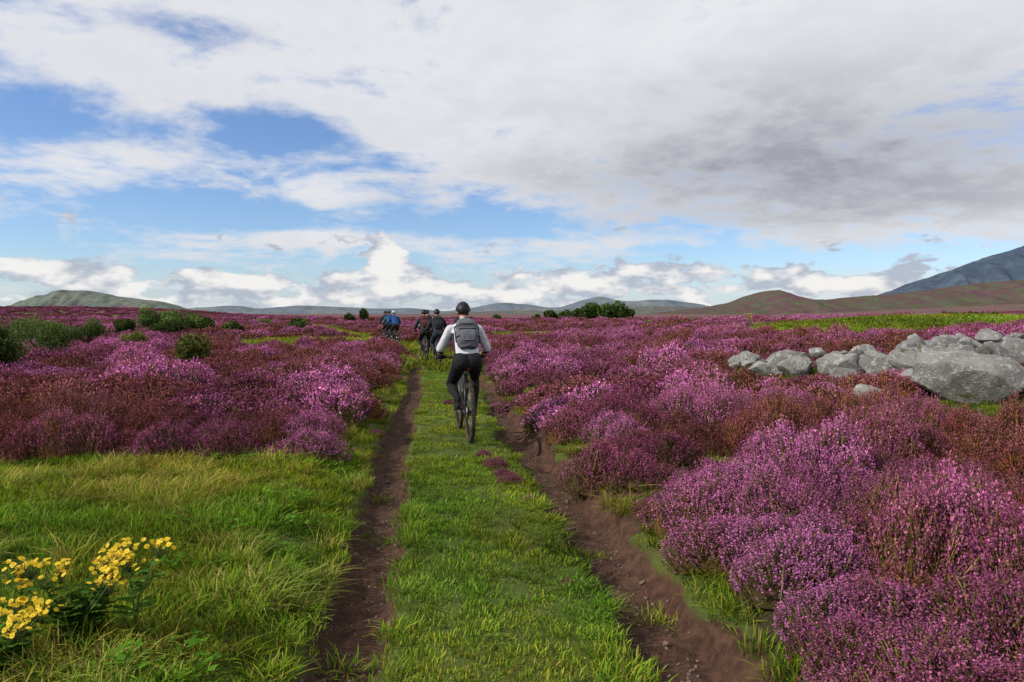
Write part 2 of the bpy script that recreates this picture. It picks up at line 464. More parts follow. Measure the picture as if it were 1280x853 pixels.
def weed(name,n,seed):
    r=np.random.default_rng(seed); V=[];Q=[]
    for i in range(n):
        a=r.random()*6.28; L=.015+.03*r.random(); w=L*.3; o=Vector((r.normal(0,.04),r.normal(0,.04),.02+.03*r.random()))
        d=Vector((math.cos(a),math.sin(a),.3)); sdir=Vector((-math.sin(a),math.cos(a),.2))
        b=len(V); V+= [o,o+d*L*.5+sdir*w,o+d*L,o+d*L*.5-sdir*w]; Q.append((b,b+1,b+2,b+3))
    C=np.tile([.07,.17,.02],(len(V),1))*np.repeat(.6+.8*r.random((n,1)),4,0)
    return mkmesh(name,np.array([tuple(v) for v in V]),np.array(Q),C,(M_leaf,))
weeds=[weed('weed_%d'%i,30,80+i) for i in range(3)]
x,y=jgrid(2.2,8,.26,pad=1); t=x-cx(y); k=(~heather(x,y))&(rutmask(x,y)<.2)&(t<-1.1)&(fbm(x*1.1+70,y*1.1,2)>.55); x=x[k];y=y[k];n=len(x); s=.8+.7*rng.random(n)
scatter('weeds',np.stack([x,y,Z(x,y)+.03],1),np.stack([0*x,0*x,rng.random(n)*6.28],1),np.stack([s,s,s],1),rng.integers(0,3,n),weeds)

# ---------------------------------------------------------------- ground sheet
def axis(fine0,fine1,step,far,gr):
    a=list(np.arange(fine0,fine1,step)); s=step
    while a[-1]<far: s*=gr; a.append(a[-1]+s)
    b=[];s=step;c=fine0
    while c>-far: s*=gr; c-=s; b.append(c)
    return np.array(b[::-1]+a)
T=axis(-1.5,1.5,.03,9000,1.06)
ya=list(np.arange(1.5,14,.045)); s=.045
while ya[-1]<9000: s*=1.03; ya.append(ya[-1]+s)
yb=[];s=.05;c=1.5
while c>-400: s*=1.12; c-=s; yb.append(c)
Y=np.array(yb[::-1]+ya)
TT,YY=np.meshgrid(T,Y)
XX=TT+cx(np.clip(YY,-10,45))*(1-sst(300,2000,YY))
ZZ=Z(XX,YY)
nr,nc=TT.shape
idx=np.arange(nr*nc).reshape(nr,nc)
Q=np.stack([idx[:-1,:-1],idx[:-1,1:],idx[1:,1:],idx[1:,:-1]],-1).reshape(-1,4)
ru=rutmask(XX,YY); he=heather(XX,YY).astype(float)
tt=XX-cx(YY); ru=np.maximum(ru,.75*((tt>.9)&(tt<1.45)&(fbm(XX*3+4,YY*2,3)>.44)&(YY<40)))
C=np.stack([ru,he,0*ru],-1).reshape(-1,3)
m,t,p,out=newmat('ground')
at=t.n('ShaderNodeAttribute'); at.attribute_name='col'
cr,cg,cb=t.sep(at.outputs['Color'])
pos=posn(t); n1=t.noise(pos,1.2,4); n2=t.noise(pos,11,5,.65); n3=t.noise(pos,60,4,.7); nf=t.noise(pos,.018,5,.6); nm=t.noise(pos,.08,4)
grass=t.mix(n1,(.055,.095,.015),(.12,.13,.03))
dirt=t.mix(t.ss(.3,.7,n2),(.048,.024,.015),(.120,.062,.038))
dirt=t.mix(t.ss(.62,.70,n3)*.6,dirt,(.18,.12,.085))
hgr=t.mix(n2,(.04,.032,.014),(.075,.065,.022))
farc=t.mix(t.ss(.40,.60,nf),(.15,.055,.08),(.11,.065,.045)); farc=t.mix(t.ss(.54,.66,nm)*.8,farc,(.10,.11,.035))
pxx,pyy,pzz=t.sep(pos)
dist=t.m('SQRT',pxx*pxx+pyy*pyy)
hgr=t.mix(t.ss(60,260,dist),hgr,farc)
grass=t.mix(t.ss(300,420,dist),grass,farc)
c=t.mix(cg,grass,hgr)
c=t.mix(t.ss(.12,.5,cr+(n2-.5)*.6),c,dirt)
t.setin(p.inputs['Base Color'],c); p.inputs['Roughness'].default_value=.95
bump(t,p,n2+n3*.5,.9,.05)
obj('ground',mkmesh('ground',np.stack([XX,YY,ZZ],-1).reshape(-1,3),Q,C,(m,),smooth=True))

# ---------------------------------------------------------------- rocks
mr,t,p,out=newmat('lichen_stone')
oc=objco(t); n1=t.noise(oc,2.2,6,.6); n2=t.noise(oc,9,6,.7); n3=t.noise(oc,30,4,.7)
c=t.mix(t.ss(.35,.65,n1),(.34,.33,.31),(.22,.21,.20)); c=t.mix(t.ss(.52,.60,n2),c,(.46,.46,.43)); c=t.mix(t.ss(.60,.67,t.noise(oc,3,5,.6)),c,(.12,.13,.06)); c=t.mix(t.ss(.58,.68,n3)*.6,c,(.12,.11,.10))
t.setin(p.inputs['Base Color'],c); p.inputs['Roughness'].default_value=.9; bump(t,p,n2+n3*.6,1.0,.08)
def rock(c,s,seed,sub=26):
    r=np.random.default_rng(seed)
    th=np.linspace(0,2*np.pi,sub,endpoint=False); ph=np.linspace(0,np.pi,sub//2+1)
    P_,T_=np.meshgrid(ph,th,indexing='ij')
    V=np.stack([np.sin(P_)*np.cos(T_),np.sin(P_)*np.sin(T_),np.cos(P_)],-1).reshape(-1,3)
    for i in range(13):
        nn=r.normal(0,1,3); nn/=np.linalg.norm(nn); d=.5+.3*r.random()
        e=V@nn-d; V=V-np.where(e>0,e,0)[:,None]*nn*.97
    V*=1.2
    V+= (fbm(V[:,0]*3+seed+10,V[:,1]*3+V[:,2]*2.3+10,4)-.5)[:,None]*.22*V
    tl=r.normal(0,.22)
    M=np.array(Matrix.Rotation(r.normal(0,.5),3,'Z')@Matrix.Rotation(tl,3,'Y'))
    V=(V*np.array(s))@M.T+np.array(c)
    A=sub;Bn=sub//2+1; i=np.arange(A*Bn).reshape(Bn,A)
    Q=np.stack([i[:-1],np.roll(i[:-1],-1,1),np.roll(i[1:],-1,1),i[1:]],-1).reshape(-1,4)
    return V,Q[:,::-1]
def rockobj(name,lst,sub=26):
    Vs=[];Qs=[];b=0
    for c,s,sd in lst:
        V,Q=rock(c,s,sd,sub); Vs.append(V);Qs.append(Q+b); b+=len(V)
    me=mkmesh(name,np.concatenate(Vs),np.concatenate(Qs),None,(mr,),smooth=True)
    try: me.set_sharp_from_angle(angle=R(22))
    except Exception: pass
    return obj(name,me)
def zz(x,y): return float(Z(x,y))
rockobj('boulder',[((6.62,10.5,zz(6.62,10.5)+.30),(.86,.52,.44),5)],70)
rockobj('boulder',[((7.65,10.2,zz(7.65,10.2)+.14),(.34,.3,.26),8)],36)
rockobj('boulder',[((5.45,10.7,zz(5.45,10.7)+.10),(.26,.22,.20),18)],30)
lst=[];r=np.random.default_rng(12)
for a,b in zip(WALL[:-1],WALL[1:]):
    L=math.hypot(b[0]-a[0],b[1]-a[1])
    for k in range(int(L*14)):
        f=r.random(); off=r.normal(0,.45); x=a[0]+(b[0]-a[0])*f+off*.3; y=a[1]+(b[1]-a[1])*f+off
        sz=.09+.19*r.random()**1.5; lift=max(0,(.50-abs(off)))*r.random()*1.15
        lst.append(((x,y,zz(x,y)+sz*.5+lift),(sz*1.35,sz*1.05,sz*.85),int(r.integers(0,9999))))
for (x,y,sz) in [(5.0,14.2,.22),(5.6,13.9,.28),(6.2,13.6,.30),(6.9,13.5,.25),(7.5,13.6,.30),(8.1,13.6,.34),(8.8,13.9,.32),(9.6,14.1,.36),(10.4,14.6,.32),(6.0,14.9,.26),(8.4,14.9,.34),(9.2,15.2,.30),(9.9,15.4,.36),(10.8,15.2,.28),(11.4,15.4,.36),(12.6,16,.38),(5.9,12.6,.2),(7.0,12.4,.22),(8.6,12.3,.24)]:
    lst.append(((x,y,zz(x,y)+sz*.75),(sz*1.35,sz,sz*.9),int(r.integers(0,9999))))
rockobj('dry_stone_wall',lst,24)
peb=[]
for i in range(3):
    V,Q=rock((0,0,0),(1,.8,.5),i+3,10); peb.append(mkmesh('pebble_%d'%i,V,Q,None,(mr,),smooth=True))
x=[];y=[]
for i in range(3600):
    yy=2.3+12*rng.random()**1.5; sgn=rng.choice([-1,1]); x.append(cx(yy)+sgn*.82+rng.normal(0,.18)); y.append(yy)
x=np.array(x);y=np.array(y);k=rutmask(x,y)>.2;x=x[k];y=y[k];n=len(x); s=.004+.012*rng.random(n)**3
big=rng.random(n)<.03; s[big]*=2.4
mp=simple('pebble_stone',(.20,.15,.12),.9,nscale=30,col2=(.10,.065,.045))
for q in peb: q.materials.clear(); q.materials.append(mp)
scatter('gravel',np.stack([x,y,Z(x,y)+s*.2],1),rng.random((n,3))*6.28*np.array([.1,.1,1]),np.stack([s,s,s],1),rng.integers(0,3,n),peb)

# ---------------------------------------------------------------- bushes
M_bark=simple('bark',(.11,.08,.055),.9,bmp=.6,nscale=18)
def bush(name,x,y,w,h,seed,col=(.055,.085,.022),n=4500,ls=.04,trunk=.12):
    r=np.random.default_rng(seed); z0=zz(x,y)
    nl=11
    ang=r.random(nl)*6.28; rr=np.sqrt(r.random(nl))*w*.32
    lc=np.stack([rr*np.cos(ang),rr*np.sin(ang),h*(trunk+.2+.5*r.random(nl)*(1-rr/(w*.5)))],1)
    lr=np.stack([w*(.14+.1*r.random(nl)),w*(.14+.1*r.random(nl)),h*(.15+.12*r.random(nl))],1)
    i=r.integers(0,nl,n); d=r.normal(0,1,(n,3)); d/=np.linalg.norm(d,axis=1)[:,None]
    rad=(.5+.55*r.random(n)**.6)[:,None]*(1+.35*r.normal(0,1,(n,1))*(r.random((n,1))<.3))
    c=lc[i]+d*lr[i]*rad; c[:,2]=np.maximum(c[:,2],.05+.1*r.random(n))
    a=r.normal(0,1,(n,3))+d*.8; a/=np.linalg.norm(a,axis=1)[:,None]
    u=np.cross(a,r.normal(0,1,(n,3)));u/=np.linalg.norm(u,axis=1)[:,None]; v=np.cross(a,u)
    sz=(ls*(.6+.9*r.random(n)))[:,None]
    V=np.stack([c+u*sz*1.4,c+v*sz*.6,c-u*sz*1.4,c-v*sz*.6],1).reshape(-1,3)
    lobe=.55+.9*r.random(nl)
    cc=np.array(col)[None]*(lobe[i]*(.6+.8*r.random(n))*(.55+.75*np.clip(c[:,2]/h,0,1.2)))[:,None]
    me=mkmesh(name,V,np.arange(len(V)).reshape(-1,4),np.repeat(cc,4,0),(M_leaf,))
    root=empty(name,(x,y,z0-.03),r.random()*6)
    obj('crown',me,root)
    b=MB(); th=.022*w+.012
    for k in range(nl):
        e=Vector(lc[k]); s0=Vector((0,0,0)); mdl=Vector((e.x*.35,e.y*.35,e.z*.5))
        b.tube([s0,mdl,e],[th,th*.6,th*.25],6)
    b.tube([(0,0,-.1),(0,0,h*trunk+.1),(0,0,h*.5)],[th*2,th*1.5,th*.6],8)
    obj('trunk',b.mesh('trunk',[M_bark]),root)
def fromB(name,pxx,pyb,pw,phh,seed,k=1.12,**kw):
    y=EYE*F/(pyb-HOR); x=(pxx-640)/F*y
    bush(name,x,y,pw/F*y*k,phh/F*y*k,seed,**kw)
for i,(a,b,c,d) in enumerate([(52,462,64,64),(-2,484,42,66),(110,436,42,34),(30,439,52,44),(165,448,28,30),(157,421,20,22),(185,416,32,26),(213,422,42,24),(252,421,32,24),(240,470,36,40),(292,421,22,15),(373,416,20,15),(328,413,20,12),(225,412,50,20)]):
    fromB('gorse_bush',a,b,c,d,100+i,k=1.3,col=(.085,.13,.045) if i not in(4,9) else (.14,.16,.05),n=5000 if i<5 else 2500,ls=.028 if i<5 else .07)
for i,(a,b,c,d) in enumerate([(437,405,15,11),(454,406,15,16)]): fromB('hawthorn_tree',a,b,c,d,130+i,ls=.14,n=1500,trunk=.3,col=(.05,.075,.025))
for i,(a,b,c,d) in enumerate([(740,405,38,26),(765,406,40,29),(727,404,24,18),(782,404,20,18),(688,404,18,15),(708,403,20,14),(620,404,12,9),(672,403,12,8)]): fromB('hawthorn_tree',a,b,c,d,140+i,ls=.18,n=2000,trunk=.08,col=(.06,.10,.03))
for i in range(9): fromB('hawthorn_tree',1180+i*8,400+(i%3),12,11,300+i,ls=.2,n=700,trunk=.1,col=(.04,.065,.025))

b=MB()
for i in range(26):
    x=18+i*1.9; y=128-i*.6; z=zz(x,y); b.tube([(x,y,z-.2),(x,y,z+1.25)],.06,6)
for hgt in(.5,.85,1.15):
    b.tube([(18+i*1.9,128-i*.6,zz(18+i*1.9,128-i*.6)+hgt) for i in range(26)],.008,4)
obj('wire_fence',b.mesh('wire_fence',[simple('weathered_wood',(.22,.19,.16),.9)]))

# ---------------------------------------------------------------- hills
def hillmat(name,c1,c2,c3,sc,a=.38,b_=.62):  # bluish base colours have the aerial haze of distance painted in
    m,t,p,o=newmat(name); pos=posn(t); n=t.noise(pos,sc,7,.62,.4); n2=t.noise(pos,sc*3.7,6,.6)
    c=t.mix(t.ss(a,b_,n),c1,c2); c=t.mix(t.ss(.50,.60,n2)*.85,c,c3)
    t.setin(p.inputs['Base Color'],c); p.inputs['Roughness'].default_value=1; p.inputs['Specular IOR Level'].default_value=0
    bump(t,p,n+n2*.4,.7,1/sc*.16); return m
def hill(name,D,prof,mat,depth,rough=1.0,seed=0):
    xs=np.array([a for a,_ in prof],float); ys=np.array([b for _,b in prof],float)
    X_=np.linspace(xs[0],xs[-1],260)
    yy=np.interp(X_,xs,ys); k=np.ones(7)/7; yy=np.convolve(np.pad(yy,3,'edge'),k,'valid')
    yy=yy+(fbm(X_*.05+seed,X_*0+seed,4)-.5)*3.0*rough
    S=np.concatenate([np.linspace(-1,0,26),np.linspace(0,1,10)[1:]])
    V=np.zeros((len(S),len(X_),3))
    for i,s in enumerate(S):
        d=D+s*depth; wx=(X_-640)/F*D*(1+.12*s)
        top=EYE+(HOR-yy)/F*D
        pr=np.cos(np.clip(abs(s),0,1)*np.pi/2)**(1.25)
        er=(fbm(X_*.07+seed,s*4+X_*.02+seed,4)-.5)*.40*np.sin(abs(s)*np.pi)
        V[i,:,0]=wx; V[i,:,1]=d; V[i,:,2]=-14+(top+14)*np.clip(pr+er*(top+14>0),0,1.0)
    idx=np.arange(V.shape[0]*V.shape[1]).reshape(V.shape[:2])
    Q=np.stack([idx[:-1,:-1],idx[:-1,1:],idx[1:,1:],idx[1:,:-1]],-1).reshape(-1,4)
    obj(name,mkmesh(name,V.reshape(-1,3),Q,None,(mat,),smooth=True))
hill('hill',4000,[(0,399),(20,390),(45,376),(75,366),(95,363),(115,364),(150,371),(200,377),(225,385),(250,399)],hillmat('hill_grass_haze',(.11,.15,.12),(.16,.18,.14),(.13,.12,.13),.004),900,.4,1)
hill('hill',5200,[(150,399),(200,390),(240,386),(290,382),(330,386),(370,382),(420,384),(470,386),(520,385),(555,390),(590,385),(625,378),(660,381),(690,385),(710,382),(735,373),(750,370),(772,376),(790,378),(815,374),(840,376),(870,380),(900,386),(950,399)],hillmat('hill_far_haze',(.12,.15,.19),(.17,.19,.20),(.13,.15,.15),.003),1000,.5,2)
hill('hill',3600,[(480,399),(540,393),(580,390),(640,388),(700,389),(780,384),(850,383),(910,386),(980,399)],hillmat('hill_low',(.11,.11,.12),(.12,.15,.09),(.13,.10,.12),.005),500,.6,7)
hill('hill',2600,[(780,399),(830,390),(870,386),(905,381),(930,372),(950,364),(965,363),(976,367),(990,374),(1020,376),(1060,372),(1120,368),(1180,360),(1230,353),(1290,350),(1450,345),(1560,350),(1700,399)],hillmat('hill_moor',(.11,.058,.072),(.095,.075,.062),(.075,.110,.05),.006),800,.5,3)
hill('mountain',6500,[(1040,399),(1090,372),(1125,360),(1150,350),(1175,343),(1200,335),(1215,327),(1240,320),(1280,308),(1350,288),(1450,290),(1560,330),(1750,399)],hillmat('mountain_rock_haze',(.055,.078,.118),(.080,.105,.14),(.048,.070,.095),.003),1500,1.2,4)

# ---------------------------------------------------------------- ragwort
M_yel=simple('ragwort_petal',(.72,.52,.02),.6,nscale=60,col2=(.58,.38,.01))
def ragwort(x,y,h,seed,heads=9,sc=1.0):
    r=np.random.default_rng(seed); root=empty('ragwort',(x,y,zz(x,y)-.02))
    b=MB(); fl=MB()
    lv=[];lq=[]
    for s in range(heads):
        a=r.random()*6.28; q=.24*math.sqrt(r.random()); top=Vector((math.cos(a)*q,math.sin(a)*q,h*(.74+.26*r.random())))*sc
        base=Vector((r.normal(0,.02),r.normal(0,.02),0)); md=base.lerp(top,.5)+Vector((-top.x*.25,-top.y*.25,0))
        b.tube([base,md,top],[.005,.004,.003],5)
        for k in range(22):
            o=top+Vector((r.normal(0,.032),r.normal(0,.032),.02+r.normal(0,.014)))
            b.tube([top-Vector((0,0,.05)),o],[.0015,.0012],4)
            np_=11; nn=Vector((r.normal(0,.5),r.normal(0,.5)-.35,1)).normalized(); u=nn.orthogonal().normalized(); v=nn.cross(u)
            fl.ell(o,(.004,.004,.003),6,4)
            for q in range(np_):
                th=6.283*q/np_; d=u*math.cos(th)+v*math.sin(th); e=u*-math.sin(th)+v*math.cos(th)
                fl.add([o+d*.003-e*.0014,o+d*.003+e*.0014,o+d*.0115+e*.0024+nn*.001,o+d*.0115-e*.0024+nn*.001],[(0,1,2,3)])
        for k in range(15):
            f=.08+.75*r.random(); o=base.lerp(md,f*2) if f<.5 else md.lerp(top,f*2-1)
            a2=r.random()*6.28; L=.06+.08*(1-f); dz=.25+.3*r.random(); d=Vector((math.cos(a2),math.sin(a2),dz)); sd=Vector((-math.sin(a2),math.cos(a2),0))
            for j in range(5):
                c0=o+d*L*(j/5)-Vector((0,0,.02*(j/5)**2)); c1=o+d*L*((j+1)/5)-Vector((0,0,.02*((j+1)/5)**2)); w=L*.28*math.sin((j+.8)/5.6*3.14)
                for sg in(-1,1):
                    bb=len(lv); lv+=[c0,c1,c1+sd*w*sg+d*.004,c0+sd*w*.55*sg]; lq.append((bb,bb+1,bb+2,bb+3))
    obj('stems',b.mesh('stems',[simple('stem_green',(.10,.14,.04),.7)]),root)
    obj('flowers',fl.mesh('flowers',[M_yel],False),root)
    obj('leaves',mkmesh('leaves',np.array([tuple(v) for v in lv]),np.array(lq),np.tile([.08,.17,.03],(len(lv),1))*np.repeat(.6+.8*r.random((len(lq),1)),4,0),(M_leaf,)),root)
ragwort(-1.96,3.15,.42,1,12)
ragwort(-2.17,2.95,.27,2,9)
ragwort(-1.76,3.25,.47,4,2)
ragwort(11.6,35,1.1,3,14,1.0)

# ---------------------------------------------------------------- bike
m_black=simple('black_rubber',(.02,.02,.02),.85,nscale=60)
m_frame=simple('frame_paint',(.025,.025,.028),.35,.5)
m_metal=simple('brushed_metal',(.45,.45,.46),.35,.5,.9)
m_mud=simple('muddy_tyre',(.03,.028,.026),.95,nscale=14,col2=(.09,.06,.04),bmp=.5)
m_red=simple('red_reflector',(.2,.01,.01),.4)
def wheel(cy,cz,r=.35):
    b=MB(); N=56
    b.tube([(0,cy+r*math.cos(2*math.pi*i/N),cz+r*math.sin(2*math.pi*i/N)) for i in range(N)],.027,10,0,up=(1,0,0),closed=True)
    b.tube([(0,cy+(r-.032)*math.cos(2*math.pi*i/N),cz+(r-.032)*math.sin(2*math.pi*i/N)) for i in range(N)],.012,6,1,up=(1,0,0),closed=True)
    NK=64
    for i in range(NK):
        for k,xx in enumerate((-.019,-.007,.007,.019)):
            th=2*math.pi*(i+.5*(k%2))/NK; rr=r+.027-(.007 if abs(xx)>.01 else 0)
            b.box((xx,cy+rr*math.cos(th),cz+rr*math.sin(th)),(.0045,.007,.005),0,Matrix.Rotation(th-math.pi/2,3,'X'))
    for i in range(28):
        th=2*math.pi*i/28; sg=1 if i%2 else -1; th2=th+.35*(1 if i%4<2 else -1)
        b.tube([(sg*.028,cy+.022*math.cos(th2),cz+.022*math.sin(th2)),(0,cy+(r-.03)*math.cos(th),cz+(r-.03)*math.sin(th))],.0013,4,2)
    b.tube([(-.06,cy,cz),(-.03,cy,cz),(-.028,cy,cz),(.028,cy,cz),(.03,cy,cz),(.06,cy,cz)],[.012,.012,.025,.025,.012,.012],12,1)
    b.tube([(-.045,cy,cz),(-.043,cy,cz)],.08,24,2)
    return b
def bike(loc,rz,framemat=m_frame):
    root=empty('mountain_bike',loc,rz)
    bb=(0,.43,.33)
    w=wheel(0,.377); obj('rear_wheel',w.mesh('rear_wheel',[m_mud,m_black,m_metal]),root)
    w=wheel(1.10,.377); obj('front_wheel',w.mesh('front_wheel',[m_mud,m_black,m_metal]),root)
    b=MB(); st=(0,.275,.80)
    b.tube([bb,st],[.018,.016],12); b.tube([(0,.28,.77),(0,.60,.88),(0,.86,.95)],[.017,.02,.022],12)
    b.tube([bb,(0,.66,.58),(0,.895,.86)],[.024,.025,.026],12); b.tube([(0,.855,.97),(0,.905,.83)],.026,14)
    b.tube([(-.037,.43,.33),(.037,.43,.33)],.023,14)
    for s in(-1,1):
        b.tube([(s*.03,.39,.335),(s*.055,.28,.35),(s*.062,0,.377)],[.012,.011,.011],8)
        b.tube([(s*.012,.285,.77),(s*.04,.20,.66),(s*.060,0,.377)],[.010,.010,.009],8)
        b.ell((s*.062,0,.377),(.008,.022,.022))
    b.tube([(0,.275,.79),(0,.22,.955)],.0145,12,1)
    obj('frame',b.mesh('frame',[framemat,m_metal]),root)
    b=MB()
    b.tube([(-.055,.91,.80),(.055,.91,.80)],.022,10)
    for s in(-1,1):
        b.tube([(s*.055,.91,.80),(s*.058,.99,.62)],.0165,10,1); b.tube([(s*.058,.98,.64),(s*.062,1.085,.385)],[.021,.019],10); b.ell((s*.062,1.095,.377),(.012,.02,.02))
    b.tube([(0,.905,.83),(0,.91,.80)],.02,10)
    obj('fork',b.mesh('fork',[m_frame,m_metal]),root)
    b=MB()
    b.tube([(0,.853,.97),(0,.848,1.0)],.018,10); b.tube([(0,.85,.99),(0,.90,1.02)],.017,10)
    b.tube([(-.335,.855,1.045),(-.2,.875,1.045),(-.06,.90,1.02),(.06,.90,1.02),(.2,.875,1.045),(.335,.855,1.045)],.0125,10)
    for s in(-1,1):
        b.tube([(s*.215,.871,1.045),(s*.34,.855,1.045)],.0165,12,1)
        b.tube([(s*.20,.89,1.035),(s*.21,.93,1.02),(s*.29,.93,1.01)],[.007,.006,.005],6,1)
        b.tube([(s*.18,.89,1.04),(s*.12,.98,1.0),(0,.97,.85),(s*.03,.90,.75)],.003,5,1)
    obj('handlebar',b.mesh('handlebar',[m_frame,m_black]),root)
    b=MB()
    b.tube([(0,.09,.985),(0,.12,.99),(0,.18,.985),(0,.26,.975),(0,.34,.975),(0,.365,.968)],[(.045,.012),(.068,.022),(.06,.022),(.03,.018),(.02,.015),(.012,.008)],14)
    for s in(-1,1): b.tube([(s*.025,.13,.972),(s*.02,.2,.955),(s*.012,.30,.965)],.0035,6,1)
    b.box((0,.085,.93),(.018,.010,.016),2)
    b.tube([(0,.085,.93),(0,.20,.93)],.005,6,0)
    obj('saddle',b.mesh('saddle',[m_black,m_metal,m_red]),root)
    b=MB(); cr=.172; a=R(-22)
    ped={}
    for s,sg in((1,1),(-1,-1)):
        dy,dz=math.cos(a)*cr*sg,math.sin(a)*cr*sg
        b.tube([(s*.05,.43,.33),(s*.075,.43+dy,.33+dz)],[.015,.011],8)
        b.box((s*.128,.43+dy,.33+dz),(.046,.045,.010),1); ped[s]=(s*.128,.43+dy,.33+dz)
    b.tube([(.040,.43,.33),(.044,.43,.33)],.068,26,1); b.tube([(-.045,.43,.33),(.05,.43,.33)],.014,10)
    for i,rr in enumerate((.062,.055,.047,.04,.033)): b.tube([(.022+i*.005,0,.377),(.024+i*.005,0,.377)],rr,22,2)
    b.tube([(.042,.43,.398),(.034,0,.425)],.0035,5,1); b.tube([(.042,.43,.262),(.036,.03,.27),(.036,0,.30),(.034,-.02,.33)],.0035,5,1)
    b.tube([(.045,0,.36),(.05,.01,.30),(.04,.03,.255)],[.014,.01,.012],8)
    obj('drivetrain',b.mesh('drivetrain',[m_frame,m_black,m_metal]),root)
    return root,ped
# ---------------------------------------------------------------- cyclist
m_skin=simple('skin',(.50,.27,.19),.6,.3,nscale=12,var=.12)
m_hair=simple('hair',(.04,.025,.015),.7,nscale=80)
m_eye=simple('eye',(.6,.6,.58),.2,.5); m_pup=simple('pupil',(.02,.015,.01),.2,.5)
m_glove=simple('glove',(.02,.02,.022),.8)
def cloth(name,col,col2=None,pattern=False):
    m,t,p,o=newmat(name); oc=objco(t); n=t.noise(oc,7,3,.5,1.2); n2=t.noise(oc,160,2)
    c=t.mix(n,col,tuple(k*.82 for k in col))
    if pattern:
        x,y,z=t.sep(oc); ax=t.m('ABSOLUTE',x)
        k=t.ss(.150,.156,ax)*(1-t.ss(.190,.195,ax))*t.ss(1.0,1.01,z)*(1-t.ss(1.38,1.39,z))
        k=t.m('MAXIMUM',k,1-t.ss(1.125,1.13,z))
        c=t.mix(k,c,(.025,.025,.028))
    t.setin(p.inputs['Base Color'],c); p.inputs['Roughness'].default_value=.85
    bump(t,p,n+n2*.03,.9,.03); return m
def ik(a,b,l1,l2,bend):
    a=Vector(a);b=Vector(b);d=b-a;L=min(d.length,(l1+l2)*.995);dn=d.normalized()
    x=(l1*l1-l2*l2+L*L)/(2*L); h=math.sqrt(max(l1*l1-x*x,0)); bd=Vector(bend); bd=(bd-dn*bd.dot(dn)).normalized()
    return a+dn*x+bd*h
